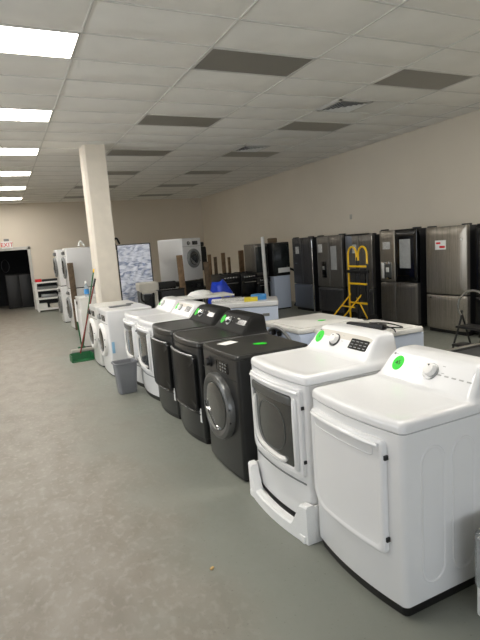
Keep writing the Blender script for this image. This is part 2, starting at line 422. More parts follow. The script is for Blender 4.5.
# back doorway, its dark room and its frame
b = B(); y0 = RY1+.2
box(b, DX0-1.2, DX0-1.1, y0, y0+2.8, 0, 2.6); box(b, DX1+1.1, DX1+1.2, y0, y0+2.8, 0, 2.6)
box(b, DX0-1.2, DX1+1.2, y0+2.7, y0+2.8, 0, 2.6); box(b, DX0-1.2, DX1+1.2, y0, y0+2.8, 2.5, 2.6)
struct(obj('trim_2', b, 'dark_room', smooth=False))  # near-black wall colour carries the gloom of the unlit room
b = B(); box(b, DX1-.02, DX1+.07, RY1-.03, RY1+.22, 0, DH+.08, .004); box(b, DX0-.07, DX0+.02, RY1-.03, RY1+.22, 0, DH+.08, .004); box(b, DX0-.07, DX1+.07, RY1-.03, RY1+.22, DH-.02, DH+.08, .004)
struct(obj('door_1', b, 'door_white', smooth=False))
t = thing('storage_cabinet', 'dark cabinet standing inside the unlit doorway', 'cabinet', (.55, RY1+1.2, 0))
b = B(); box(b, -.45, .45, 0, .5, 0, 1.25, .01); obj('body', b, 'rubber', t)
b = B(); box(b, -.43, -.01, -.02, 0, .05, 1.2, .005); obj('door', b, 'black', t); b = B(); box(b, .01, .43, -.02, 0, .05, 1.2, .005); obj('door', b, 'black', t)
b = B(); pts = [(.14*math.cos(a/16*2*PI), 0, .24*math.sin(a/16*2*PI)) for a in range(17)]; tube(b, pts, .012)
o = tag(obj('coiled_hose', b, 'trim_grey'), 'grey hose loop hanging in the dark doorway', 'hose'); o.location = (.17, RY1+2.68, 1.55)
t = thing('exit_sign', 'red and white exit sign above the dark doorway', 'exit sign', (.29, RY1-.035, 2.27))
b = B(); box(b, -.17, .17, -.03, .03, -.12, .12, .008); obj('housing', b, 'paper', t)
text('lettering', 'EXIT', .19, face_mtx((0, -.032, -.005), (0, -1, 0)), 'red', t, .002, 'red EXIT lettering')
b = B(); box(b, -.08, .08, -.03, .03, .12, .2, .01); obj('bracket', b, 'trim_grey', t)

b = B(); box(b, RX1-.008, RX1, 9.40, 9.48, 2.11, 2.22, .003); tag(obj('wall_plate', b, 'beige'), 'small blank plate high on the right wall above the fridges', 'wall plate')

# ------------------------------------------------------------------ washers and dryers
def footprint(w, d, bulge, inset=0, r=.03):
    o = []; hy = w/2
    def fx(y): return -bulge*(1-(y/hy)**2)
    n = 18
    o += [(fx(-hy+r+(2*hy-2*r)*k/n), -hy+r+(2*hy-2*r)*k/n) for k in range(n+1)]
    xs = fx(hy-r)
    for k in range(1, 6):
        a = k/6*PI/2; o.append((xs+(r)*(1-math.cos(a)), hy-r+r*math.sin(a)))
    o += [(xs+r, hy), (d*.5, hy), (d-.01, hy), (d, hy-.01), (d, 0), (d, -hy+.01), (d-.01, -hy), (d*.5, -hy), (xs+r, -hy)]
    for k in range(5, 0, -1):
        a = k/6*PI/2; o.append((xs+r*(1-math.cos(a)), -hy+r-r*math.sin(a)))
    cx = d/2-bulge/2; hx = d/2+bulge/2
    return [(cx+(x-cx)*(1-inset/hx), y*(1-inset/hy)) for x, y in o]
def body(t, w, d, bulge, z0, z1, m, name='cabinet'):
    b = B(); F = lambda i, z: [(x, y, z) for x, y in footprint(w, d, bulge, i)]
    loft(b, [F(.012, z0), F(.003, z0+.006), F(0, z0+.015), F(0, z1)])
    return obj(name, b, m, t)
def sticker(t, loc, nrm, r, s, up=(0, 0, 1), rz=1.0):
    m = face_mtx(loc, nrm, up); b = B(); n = 24
    loft(b, [[m @ Vector((r*math.cos(k*2*PI/n), r*rz*math.sin(k*2*PI/n), h)) for k in range(n)] for h in (-.001, .001)])
    st = obj('price_sticker', b, 'green', t, 'round bright green price sticker')
    if s: text('number', s, r*.95, face_mtx(Vector(loc)+Vector(nrm).normalized()*.0015, nrm, up, .25), 'ink', st, .0003)
    return st
TOP = .87
def laundry(name, label, loc, w=.686, d=.70, mb='enamel', ml=None, door='solid', console=True, display=False, knob_y=.0, num='', rz=0, chz=.98, hinge=-1,
            tag_paper=False, lift=0, bulge=.035, st_y=.22, mc=None, group=None, lit_dots=False, dm=None):
    t = thing(name, label, 'clothes dryer' if 'dryer' in name else 'washing machine', (loc[0], loc[1], lift), rz, group)
    ml = ml or mb; mc = mc or ml
    fx = lambda y: -bulge*(1-(y/(w/2))**2)
    b = B(); F = lambda i, z: [(x, y, z) for x, y in footprint(w, d, bulge, i)]
    loft(b, [F(.016, 0), F(.008, .035), F(.008, .08)]); obj('toe_kick', b, 'black', t)
    body(t, w, d, bulge, .048, TOP, mb)
    # lid with rounded rim and a shallow dished top
    b = B(); loft(b, [F(.012, TOP-.003), F(.001, TOP+.004), F(-.002, TOP+.008), F(-.002, TOP+.030), F(.002, TOP+.043), F(.010, TOP+.052), F(.026, TOP+.056), F(.045, TOP+.0555), F(.056, TOP+.052), F(.09, TOP+.0515)])
    obj('top_panel', b, ml, t)
    zt = TOP+.05
    # embossed stadium panels in the steel sides
    for s in (1, -1):
        b = B()
        for cx in (.17, .36, .55):
            o = dens(rrect(cx, .46, .15, .66, .074, 6), .06)
            L = [[(x, s*(w/2+h), z) for x, z in q] for q, h in ((o, 0), (scl(o, .004), .004), (scl(o, .010), .004), (scl(o, .015), .0005))]
            loft(b, L, False, False)
        obj('side_panel', b, mb, t)
    if console:
        # sloped control console, flared where it meets the lid
        b = B(); hw = w/2
        def cl(x0, x1, h, z, r=.03):
            return [(x, y, z) for x, y in [(p[0], p[1]) for p in dens(rrect((x0+x1)/2, 0, x1-x0, 2*h, r, 5), .06)]]
        xb = d-.01
        loft(b, [cl(.400, xb, hw-.004, zt-.002), cl(.425, xb, hw-.012, zt+.006), cl(.442, xb, hw-.024, zt+.022), cl(.500, xb, hw-.040, zt+.095), cl(.535, xb, hw-.052, zt+.135),
                 cl(.548, xb-.004, hw-.060, zt+.147), cl(.565, xb-.012, hw-.072, zt+.153)])
        obj('console', b, 'fascia_dark' if mc == 'graphite' else mc, t)
        # control fascia following the slope
        p0 = Vector((.446, 0, zt+.022)); p1 = Vector((.535, 0, zt+.135)); sl = (p1-p0).normalized(); nr = Vector((-sl.z, 0, sl.x))
        def P(y, s, off=0): return p0+sl*(s*(p1-p0).length)+Vector((0, y, 0))+nr*off
        b = B(); o = rrect(0, .55, 2*(hw-.07), .86, .09, 4)
        o = [(y, s) for y, s in o]
        loft(b, [[P(y, s, h) for y, s in o] for h in (-.006, .0025)], False, True)
        obj('fascia', b, dm or ('fascia_dark' if mc == 'graphite' else mc), t)
        kn = B(); c = P(knob_y, .56, .002); disc(kn, c-sl*.004, nr, .046, .006, 28); k0 = obj('knob_ring', kn, 'graphite' if display else 'silver', t)
        kn = B(); disc(kn, c+nr*.004, nr, .036, .030, 28, .005, .031); k1 = obj('knob', kn, 'shell' if mc != 'graphite' else 'chrome', t)
        kn = B(); box(kn, -.003, .003, -.004, .004, 0, .001); kn.free()
        kn = B(); disc(kn, c+nr*.0345+sl*.018, nr, .005, .001, 10); obj('knob_mark', kn, 'black', k1)
        if display:
            b = B(); o = rrect(-.18, .55, .17, .50, .03, 3)
            loft(b, [[P(y, s, h) for y, s in o] for h in (.001, .005)]); dp = obj('display', b, 'black_gloss', t)
            b = B()
            for a in range(4):
                for q in range(3):
                    yy = -.12-.04*a; ss = .40+.14*q; oo = [(yy-.012, ss-.02), (yy+.012, ss-.02), (yy+.012, ss+.02), (yy-.012, ss+.02)]
                    loft(b, [[P(y, s, h) for y, s in oo] for h in (.0045, .0056)])
            obj('keys', b, 'trim_grey', dp, smooth=False)
        else:
            b = B()
            for a in range(5):
                yy = -.09-.045*a; oo = [(yy-.013, .45), (yy+.013, .45), (yy+.013, .50), (yy-.013, .50)]
                loft(b, [[P(y, s, h) for y, s in oo] for h in (.002, .0035)])
            obj('keys', b, 'trim_grey' if mc == 'graphite' else 'mark', t, smooth=False)
        # programme marks around the knob
        b = B()
        for a in range(9):
            an = math.radians(-30+30*a); yy = knob_y+.075*math.cos(an); ss = .56+.53*math.sin(an)
            if not .12 < ss < .98: continue
            oo = [(yy-.009, ss-.012), (yy+.009, ss-.012), (yy+.009, ss+.012), (yy-.009, ss+.012)]
            loft(b, [[P(y, s, h) for y, s in oo] for h in (.002, .0029)])
        obj('dial_marks', b, 'mark', t, smooth=False)
        if num is not None:
            sticker(t, P(st_y, .55, .004), nr, .038, num, up=sl, rz=1.2)
        if not mc == 'graphite':
            b = B(); disc(b, P(hw-.085, .90, .003), nr, .007, .001, 14); obj('badge', b, 'trim_grey', t)
            text('logo', 'LG', .014, face_mtx(P(hw-.105, .90, .0035), nr, sl), 'trim_grey', t, .0003)
        else:
            b = B(); o = rrect(-.19, .6, .16, .36, .03, 3); loft(b, [[P(y, s, h) for y, s in o] for h in (.001, .004)]); obj('display', b, 'black_gloss', t)
            b = B(); o = rrect(-.10, .80, .05, .10, .02, 3); loft(b, [[P(y, s, h) for y, s in o] for h in (.0045, .006)]); obj('brand_plate', b, 'beige', t)
    if door == 'solid':
        # big square door: slab, handle bar on the top edge, lower-corner sweep
        o = dens(rrect(.03, .555, .575, .545, .03, 8, (.022, .022, .03, .11)))
        dr = surf(B(), fx, [(o, 0), (o, .016), (scl(o, .003), .022), (scl(o, .009), .026), (scl(o, .022), .026), (scl(o, .030), .021), (scl(o, .036), .020)])
        D = obj('door', dr, mb, t)
        h = B(); hp = [(fx(y)-.030, y, .805+0*y) for y in [-.235+.53*k/14 for k in range(15)]]
        tube(h, hp, [.008]+[.012]*13+[.008], 10); obj('handle', h, mb, D)
        h = B(); o2 = dens(rrect(.04, .765, .48, .045, .01, 4, (.008, .008, .02, .03)), .05); ring(h, fx, o2, scl(o2, .004), .023, .001, .018); obj('handle_recess', h, mb, D)
        for z in (.36, .75):
            h = B(); box(h, fx(-.27)-.020, fx(-.27)+.004, -.266, -.255, z-.011, z+.011, .002); obj('hinge', h, 'black', D)
    elif door == 'window':
        o = dens(rrect(0, .585, .61, .525, .03, 8, (.02, .02, .03, .05)))
        i = dens(rrect(.025, .575, .505, .435, .04, 8, (.02, .02, .03, .06)))
        D = obj('door', ring(B(), fx, o, i, .022, .005), mb, t)
        gl = i
        g = B(); surf(g, fx, [(gl, .008), (gl, .012), (scl(gl, .03), .014)]); obj('door_glass', g, 'window_dark', D)
        band = dens(rrect(.025, .762, .49, .052, .012, 4)); g = B(); plate(g, lambda y: fx(y)-.009, band, .016, .003); obj('top_band', g, 'graphite_ring', D)
        # pale inner lip running down the far side and along the bottom of the glass
        g = B(); pth = curve([(.235, .70), (.24, .55), (.225, .46), (.17, .405), (.06, .385), (-.08, .378), (-.15, .385)] and [(0, y, z) for y, z in [(.235, .70), (.24, .55), (.225, .46), (.17, .405), (.06, .385), (-.08, .378), (-.15, .385)]], 5)
        pth = [(fx(p.y)-.018, p.y, p.z) for p in pth]; tube(g, pth, [.006]+[.017]*(len(pth)-2)+[.006], 10); obj('inner_lip', g, 'shell', D)
        r1 = dens(rrect(.02, .555, .33, .29, .12, 10)); g = B(); surf(g, lambda y: fx(y)-.012, [(r1, 0), (r1, .005), (scl(r1, .006), .005), (scl(r1, .006), 0)], cap=False); obj('glass_ring', g, 'drum_grey', D)
        h = B(); tube(h, [(fx(y)-.022, y, .822) for y in [-.285+.57*q/14 for q in range(15)]], .011, 10); obj('top_rail', h, mb, D)
        h = B(); tube(h, [(fx(-.262)-.026, -.262, z) for z in (.355, .37, .60, .775, .79)], [.008, .017, .019, .017, .008], 12); obj('handle', h, mb, D)
        for z in (.42, .74):
            h = B(); box(h, fx(-.3)-.016, fx(-.3)+.006, -.312, -.302, z-.010, z+.010, .002); obj('hinge', h, 'black', D)
        o = dens(rrect(0, .28, .60, .01, .004, 2)); g = B(); plate(g, fx, o, .004, .001); obj('seam', g, 'trim_grey', t)
    elif door == 'dark':
        o = dens(rrect(.0, .545, .61, .50, .05, 8, (.04, .04, .05, .07)))
        D = obj('door', surf(B(), fx, [(o, 0), (o, .022), (scl(o, .006), .032), (scl(o, .014), .034), (scl(o, .022), .028)]), 'door_black', t)
        h = B(); tube(h, [(fx(y)-.030, y, .800) for y in [-.29+.58*q/14 for q in range(15)]], .009, 10); obj('handle', h, 'silver', D)
        h = B(); ring(h, fx, o, scl(o, .010), .036, .003, .02); obj('door_rim', h, 'graphite', D)
        g = B(); plate(g, fx, dens(rrect(0, .27, .60, .012, .004, 2)), .004, .001); obj('seam', g, 'black', t)
    if tag_paper:
        g = B(); box(g, fx(-.3)-.004, fx(-.3)-.001, -.32, -.24, .20, .33); obj('care_tag', g, 'paper', t, 'small white paper tag', smooth=False)
    return t

def front_loader(name, label, loc, w=.686, d=.74, h=.985, mb='enamel', ring_m='silver', glass='black_gloss', rz=0, lift=0, bulge=.02, toe=True, group=None, panel='silver', knob=True, topm=None, cz=.50, rr=.24, cat='washing machine', vents=True):
    t = thing(name, label, cat, (loc[0], loc[1], lift), rz, group)
    fx = lambda y: -bulge*(1-(y/(w/2))**2)
    F = lambda i, z: [(x, y, z) for x, y in footprint(w, d, bulge, i)]
    if toe: b = B(); loft(b, [F(.02, 0), F(.02, .05)]); obj('toe_kick', b, 'black', t)
    body(t, w, d, bulge, .02, h-.035, mb)
    b = B(); loft(b, [F(.006, h-.037), F(0, h-.030), F(0, h-.012), F(.006, h-.003), F(.016, h), F(.04, h)]); obj('top_panel', b, topm or mb, t)
    D = obj('door', surf(B(), fx, [(circ(0, cz, rr), 0), (circ(0, cz, rr), .03), (circ(0, cz, rr-.008), .045), (circ(0, cz, rr-.03), .052), (circ(0, cz, rr-.065), .040), (circ(0, cz, rr-.075), .028)]), ring_m, t)
    g = B(); surf(g, fx, [(circ(0, cz, rr-.062), .03), (circ(0, cz, rr-.075), .044), (circ(0, cz, rr-.12), .052), (circ(0, cz, rr-.18), .050)]); obj('door_glass', g, glass, D)
    # crescent of polished steel low in the bowl
    g = B(); L = []
    for k in range(17):
        a = math.radians(178+112*k/16); r0 = rr-.078; wd = .006+.052*math.sin(PI*k/16)
        q = [(r0, .046), (r0, .055), (r0-wd, .060), (r0-wd, .048)]
        L.append([(fx(0)-of, -math.cos(a)*r_, cz+math.sin(a)*r_) for r_, of in q])
    loft(g, L); obj('door_lip', g, 'chrome' if mb == 'graphite' else 'silver', D)
    for z in (cz-.07, cz+.03):
        g = B(); disc(g, (fx(-rr)-.036, -rr+.012, z), (-1, 0, 0), .008, .012, 10); obj('hinge', g, 'black', D)
    zc = h-.115
    if knob:
        g = B(); disc(g, (fx(.1)-.0, .14, zc), (-1, 0, 0), .045, .010, 28, .002); obj('knob_ring', g, 'black', t)
        g = B(); disc(g, (fx(.1)-.01, .14, zc), (-1, 0, 0), .033, .028, 28, .004); obj('knob', g, 'silver' if mb == 'enamel' else 'graphite', t)
    o = dens(rrect(-.10, zc, .20, .085, .01, 3)); g = B(); plate(g, fx, o, .004, .001); dp = obj('display', g, 'black_gloss', t)
    g = B()
    for a in range(4):
        for q in range(3): box(g, fx(-.1)-.0045, fx(-.1)-.0055, -.03-.045*a-.012, -.03-.045*a+.012, zc+.025-.025*q-.006, zc+.025-.025*q+.006)
    obj('keys', g, 'trim_grey', dp, smooth=False)
    o = dens(rrect(.02, h-.19, .66, .006, .002, 2)); g = B(); plate(g, fx, o, .002, .0005); obj('seam', g, 'trim_grey' if mb == 'enamel' else 'black', t)
    return t

# the row along the aisle, nearest first
laundry('clothes_dryer', 'white clothes dryer nearest the camera with a large plain square door', (1.435, 1.88), door='solid', num='45', knob_y=-.03, st_y=.205)
m2 = laundry('clothes_dryer', 'white clothes dryer with a tinted glass door, standing in a polystyrene tray', (1.43, 2.60), door='window', display=True, num='1', knob_y=.06, st_y=.235, lift=.05, dm='fascia_light')
t3 = front_loader('front_load_dryer', 'dark grey front loading dryer with a round door and flat top', (1.40, 3.43), mb='graphite', ring_m='graphite_ring', glass='window_dark', h=.95, d=.60, w=.66, cat='clothes dryer', topm='graphite_top', cz=.515, rr=.258)
b = B(); box(b, -.07, .07, -.05, .05, 0, .002); o = obj('paper_slip', b, 'paper', t3, 'small white paper slip stuck on top', smooth=False); o.location = (.15, .15, .952); o.rotation_euler.z = .3
b = B(); loft(b, [[(.055*math.cos(k*PI/10), .032*math.sin(k*PI/10), z) for k in range(20)] for z in (0, .002)]); o = obj('price_sticker', b, 'green', t3, 'oval green price sticker stuck on top'); o.location = (.33, -.06, .952); o.rotation_euler.z = -.5
laundry('clothes_dryer', 'black clothes dryer with solid glossy door, directly behind the round-door dark dryer', (1.43, 4.28), mb='graphite', ml='graphite_top', mc='graphite', door='dark', num='13', knob_y=.08, st_y=.22, tag_paper=True, w=.70, bulge=.05, lift=0)
laundry('clothes_dryer', 'black clothes dryer with solid glossy door, next to the white machines', (1.44, 5.05), mb='graphite', ml='graphite_top', mc='graphite', door='dark', num='17', knob_y=.08, st_y=.22, tag_paper=True, w=.70, bulge=.05)
laundry('clothes_dryer', 'white clothes dryer with window door, display and green sticker, beside the black machines', (1.45, 5.78), door='window', display=True, dm='fascia_light', num='9', knob_y=.09, st_y=.22, bulge=.045)
laundry('clothes_dryer', 'white clothes dryer with rounded front half hidden behind the grey bin', (1.45, 6.48), door='window', num='4', knob_y=.12, st_y=.23, bulge=.045)
fl = front_loader('front_load_washer', 'white front loading washer behind the grey bin with a grey plate on top', (1.24, 7.32), d=.64, w=.66, h=.94, ring_m='shell')
front_loader('front_load_washer', 'white front loading washer between the pillar and its twin', (1.22, 8.06), d=.64, w=.66, h=.94, ring_m='shell', mb='enamel_old')
b = B(); box(b, -.16, .16, -.05, .05, 0, .02, .008); box(b, .10, .20, -.03, .03, .018, .034, .006)
o = tag(obj('bracket_plate', b, 'trim_grey'), 'grey metal plate lying on the white front loader', 'plate'); o.location = (1.52, 7.42, .941); o.rotation_euler.z = .1
b = B(); box(b, 1.249, 1.253, 7.02, 7.12, .36, .50); b.free()
b = B(); box(b, .02, .06, -.335, -.331, .34, .50, .001); obj('care_tag', b, 'pale_blue', fl, 'pale blue paper label')

# polystyrene tray under the second dryer
t = thing('polystyrene_tray', 'white polystyrene packing tray under the glass-door dryer', 'packing foam', (1.43, 2.60, 0))
b = B(); box(b, -.075, .70, -.345, .345, 0, .049, .01)
obj('base', b, 'foam', t)
def tray_front():
    b = B(); ys = [-.365+.73*k/36 for k in range(37)]; L = []
    def zt(y):
        a = abs(y)/.365; return .085+.15*max(0, min(1, (a-.62)/.22))
    def xf(y): return -.06-.035*(1-(y/.365)**2)
    for y in ys:
        x = xf(y); z = zt(y); L.append([(x, y, .003), (x-.004, y, z-.012), (x+.006, y, z), (x+.045-.0*y, y, z), (x+.052, y, z-.008), (x+.052, y, .003)])
    loft(b, L); return b
obj('front_rim', tray_front(), 'foam', t)
for s in (-1, 1):
    b = B(); box(b, -.055, .16, -.364 if s < 0 else .350, -.350 if s < 0 else .364, .0, .225, .004); obj('side_rim', b, 'foam', t)

# rubbish bin
t = thing('waste_bin', 'grey plastic waste bin standing by the white dryers', 'waste bin', (1.23, 6.10, 0), math.radians(3))
def bl(w, d, z, r): return [(x, y, z) for x, y in dens(rrect(0, 0, w, d, r, 5), .1)]
b = B(); loft(b, [bl(.20, .14, 0, .03), bl(.215, .155, .01, .03), bl(.265, .205, .36, .035), bl(.272, .212, .385, .035), bl(.262, .202, .385, .033), bl(.252, .192, .36, .03), bl(.205, .145, .02, .03)]); obj('bin_body', b, 'bin', t)
b = B(); loft(b, [bl(.285, .225, .372, .04), bl(.296, .236, .38, .04), bl(.296, .236, .395, .04), bl(.285, .225, .40, .04), bl(.262, .202, .395, .035), bl(.262, .202, .375, .035)], False, False); obj('rim', b, 'bin', t)

# broom and long handled dustpan
t = thing('dustpan', 'green lobby dustpan with a long red handle, leaning by the pillar', 'dustpan', (1.03, 8.55, 0), math.radians(4))
b = B(); L = []
for x in [-.17+.34*k/12 for k in range(13)]:
    L.append([(x, -.13, .002), (x, -.13, .008), (x, .06, .010), (x, .09, .12), (x, .10, .12), (x, .075, .0)])
loft(b, L); box(b, -.18, -.168, -.12, .095, .0, .11, .003); box(b, .168, .18, -.12, .095, 0, .11, .003); obj('pan', b, 'green_dark', t)
b = B(); tube(b, [(.0, .09, .10), (.42, .40, 1.18)], .013, 10); obj('handle', b, 'red_wood', t)
b = B(); tube(b, [(.42, .40, 1.18), (.47, .437, 1.31)], .017, 10); obj('grip', b, 'black', t)
t = thing('broom', 'push broom with green pole and yellow tip leaning by the pillar', 'broom', (1.08, 8.72, 0), math.radians(4))
b = B(); tube(b, [(0, 0, .16), (.40, .31, 1.42)], .012, 10); obj('pole', b, 'green_dark', t)
b = B(); tube(b, [(.40, .31, 1.42), (.417, .323, 1.48)], .014, 10); obj('pole_tip', b, 'yellow', t)
b = B(); box(b, -.19, .19, -.03, .03, .12, .17, .012); obj('head', b, 'beige', t)
b = B()
for k in range(20):
    x = -.18+.36*k/19; 
    for y in (-.018, .0, .018): tube(b, [(x, y, .125), (x+random.uniform(-.02, .02), y*1.4, .012)], .008, 5)
obj('bristles', b, 'trim_grey', t)
t = thing('hand_broom', 'shorter broom with white and green pole leaning on the low white machine', 'broom', (1.14, 9.3, 0))
b = B(); tube(b, [(0, 0, .10), (-.01, .08, .55)], .012, 8); obj('pole', b, 'green_dark', t)
b = B(); tube(b, [(-.01, .08, .55), (.0, .16, .95)], .013, 8); obj('grip', b, 'paper', t)
b = B(); box(b, -.07, .07, -.02, .02, .0, .10, .01); obj('head', b, 'green_dark', t)

# ------------------------------------------------------------------ machines behind the pillar on the left
def plain_box(name, label, cat, loc, w, d, h, m, rz=0, group=None, lift=0, topm=None, toe=True):
    t = thing(name, label, cat, (loc[0], loc[1], lift), rz, group)
    b = B(); box(b, 0, d, -w/2, w/2, .03, h-.03, .008); obj('cabinet', b, m, t)
    b = B(); box(b, -.008, d+.004, -w/2-.004, w/2+.004, h-.032, h, .012, 3); obj('top_panel', b, topm or m, t)
    b = B(); box(b, .02, d-.02, -w/2+.02, w/2-.02, 0, .04); obj('toe_kick', b, 'black', t, smooth=False)
    return t
t = plain_box('washing_machine', 'low white washing machine left of the pillar with a blue bottle on it', 'washing machine', (1.25, 9.95), .62, .66, .95, 'enamel_old')
b = B(); box(b, -.01, 0, -.27, .27, .12, .72, .004); obj('front_panel', b, 'enamel', t)
b = B(); box(b, -.014, -.004, .08, .24, .80, .86, .003); obj('display', b, 'black', t)
t = thing('spray_bottle', 'clear bottle with blue label on the low white machine', 'bottle', (1.42, 9.85, .951))
b = B(); n = 20; loft(b, [[(r*math.cos(k*2*PI/n), r*math.sin(k*2*PI/n), z) for k in range(n)] for r, z in ((.036, 0), (.045, .01), (.045, .17), (.03, .21), (.018, .23), (.018, .25))]); obj('bottle_body', b, 'clear', t)
b = B(); disc(b, (0, 0, .05), (0, 0, 1), .0462, .09, 20); obj('paper_band', b, 'blue', t, 'blue bottle label'); b = B(); disc(b, (0, 0, .25), (0, 0, 1), .022, .04, 16, .004); obj('cap', b, 'paper', t)

def stack_unit(kind, loc, lift, label, group='stacked front loaders'):
    t = front_loader('front_load_washer', label, loc, h=.965, d=.74, w=.68, ring_m='trim_grey', glass='black_gloss', lift=lift, mb='enamel', toe=lift == 0, group=group, rr=.26)
    return t
s1 = stack_unit(0, (1.42, 12.75), 0, 'white front loader at the bottom of the nearer stack left of the pillar')
clone(s1, 'white front loader on top of the nearer stack left of the pillar', (1.42, 12.75, .966))
clone(s1, 'white front loader at the bottom of the farther stack', (1.36, 14.2, 0))
clone(s1, 'white front loader on top of the farther stack', (1.36, 14.2, .966))
b = B(); tube(b, curve([(0, 0, 0), (.01, .02, .06), (.05, .05, .12), (.10, .05, .06), (.14, .05, .0)]), .024, 8)
o = tag(obj('vent_hose', b, 'paper'), 'short white hose lying on the nearer stack of machines', 'hose'); o.location = (1.76, 12.6, 1.955)
b = B(); box(b, -.065, .065, -.02, .02, 0, 1.58, .004); o = tag(obj('wooden_plank', b, 'wood_dark'), 'weathered wooden plank leaning on the nearer left stack', 'plank'); o.location = (1.47, 12.18, .005); o.rotation_euler = (math.radians(-3), 0, .05)
# metal shelf rack with parts by the doorway
t = thing('shelf_rack', 'low metal rack full of appliance parts beside the dark doorway', 'shelf rack', (1.32, 17.75, 0))
for sx in (-1, 1):
    for sy in (-1, 1): b = B(); box(b, sx*.36-.03, sx*.36+.03, sy*.22-.03, sy*.22+.03, 0, .98, .004); obj('post', b, 'paper', t)
for z in (.05, .40, .68, .93): b = B(); box(b, -.40, .40, -.26, .26, z, z+.05, .006); obj('shelf', b, 'paper', t)
b = B(); box(b, -.38, .38, .22, .25, .06, .93); obj('back_panel', b, 'dark_grey', t)
for k, (x, y, z, m, sx, sz, lab) in enumerate(((-.2, 0, .101, 'paper', .12, .16, 'white carton at the left on the bottom shelf of the rack'), (.15, 0, .101, 'beige', .14, .13, 'beige carton at the right on the bottom shelf of the rack'), (.02, 0, .451, 'silver', .24, .11, 'silver motor part on the middle shelf of the rack'), (0, 0, .731, 'trim_grey', .3, .09, 'grey tray on the upper shelf of the rack'), (-.26, -.02, .981, 'red', .09, .09, 'small red and white box on top of the rack'), (.1, 0, .981, 'dark_grey', .26, .07, 'dark cooktop piece lying on top of the rack'))):
    b = B(); box(b, -sx, sx, -.16, .16, 0, sz, .015); box(b, -sx*.7, sx*.7, -.17, -.15, sz*.2, sz*.7, .005)
    o = tag(obj(('carton', 'carton', 'motor_part', 'tray', 'small_box', 'cooktop_piece')[k], b, m), lab, ('box', 'box', 'appliance part', 'tray', 'box', 'appliance part')[k]); o.location = (1.32+x, 17.75+y, z)

# ------------------------------------------------------------------ second row behind the machines
def rear_washer(label, x0, x1, y0, y1, h, hose=True):
    t = thing('top_load_washer', label, 'washing machine', ((x0+x1)/2, (y0+y1)/2, 0)); hx, hy = (x1-x0)/2, (y1-y0)/2
    b = B(); box(b, -hx, hx, -hy, hy, .04, h-.045, .012, 3); obj('cabinet', b, 'enamel_cool', t)
    b = B(); box(b, -hx+.02, hx-.02, -hy+.02, hy-.02, 0, .05); obj('toe_kick', b, 'black', t, smooth=False)
    F = lambda i, z: [(x, y, z) for x, y in dens(rrect(0, 0, 2*hx-2*i, 2*hy-2*i, .035, 5), .1)]
    b = B(); loft(b, [F(.004, h-.045), F(-.006, h-.038), F(-.006, h-.014), F(0, h-.003), F(.012, h), F(.03, h), F(.036, h-.008), F(.05, h-.008)]); obj('top_panel', b, 'enamel_old', t)
    F2 = lambda i, z: [(x, y, z) for x, y in dens(rrect(.0, 0, 2*hx-.12-2*i, 2*hy-.10-2*i, .03, 5), .1)]
    b = B(); loft(b, [F2(0, h-.009), F2(0, h+.002), F2(.006, h+.006)]); obj('lid', b, 'enamel_old', t)
    return t, hx, hy
t, hx, hy = rear_washer('white top loader seen from the back, with a curved grey hose and dark inlet valves', 2.41, 3.17, 3.88, 4.64, .90)
b = B(); pts = [(-hx-.025, -hy+.02+.70*k/18, .66+.22*math.sin(PI*k/18)**.8) for k in range(19)]; tube(b, [(-hx-.025, -hy+.02, .4)]+pts+[(-hx-.025, hy-.04, .4)], .016, 10); obj('drain_hose', b, 'trim_grey', t)
for y in (-.02, .09):
    b = B(); disc(b, (-hx+.002, y, .82), (-1, 0, 0), .026, .03, 18, .004); obj('inlet_valve', b, 'black', t)
b = B(); loft(b, [[(.045*math.cos(k*PI/10), .03*math.sin(k*PI/10), z) for k in range(20)] for z in (0, .002)]); o = obj('price_sticker', b, 'green', t, 'oval green price sticker'); o.location = (.05, -.12, .907)
t, hx, hy = rear_washer('white top loader with a black baton and cord on its lid', 2.54, 3.26, 3.20, 3.84, .90)
o2 = rrect(.0, .47, .54, .60, .05, 5); b = B(); L = [[(y, -hy-h, z) for y, z in q] for q, h in ((o2, 0), (o2, .003), (scl(o2, .012), .003), (scl(o2, .02), .0))]; loft(b, L, False, False); obj('side_panel', b, 'enamel_cool', t)
b = B(); loft(b, [[(.05*math.cos(k*PI/10), .03*math.sin(k*PI/10), z) for k in range(20)] for z in (0, .002)]); o = obj('price_sticker', b, 'green', t, 'oval green price sticker'); o.location = (-.05, -.12, .907)
t = thing('power_strip', 'black baton-like power strip lying on the white top loader', 'power strip', (2.82, 3.47, .912), math.radians(-76))
b = B(); box(b, -.17, .17, -.03, .03, 0, .045, .012, 3); box(b, .14, .22, -.035, .035, 0, .05, .012); obj('housing', b, 'black', t)
b = B(); tube(b, curve([(.22, 0, .02), (.30, .0, .03), (.30, .14, .01), (.12, .20, .02), (-.02, .16, .02), (.0, .10, .03), (.12, .1, .02), (.28, .03, .012), (.36, -.06, .008)]), .006, 6); obj('cord', b, 'rubber', t)
# dark appliance with bright edge at the right border
t = thing('dark_range', 'dark flat-topped appliance with a bright metal edge at the right border', 'range', (2.95, 2.02, 0))
b = B(); box(b, -.40, .40, -.38, .38, .05, .86, .01); obj('body', b, 'steel_dark', t)
b = B(); box(b, -.40, .40, -.40, .39, .86, .885, .006); obj('cooktop', b, 'dark_grey', t)
b = B(); box(b, -.42, .42, .385, .425, .85, .905, .008, 3); obj('edge_trim', b, 'chrome', t)
b = B(); box(b, -.38, .38, -.36, .36, 0, .05); obj('toe_kick', b, 'black', t)
b = B(); loft(b, [[(.05*math.cos(k*PI/10), .03*math.sin(k*PI/10), z) for k in range(20)] for z in (0, .002)]); o = obj('price_sticker', b, 'green', t, 'green price sticker'); o.location = (.27, .33, .886)
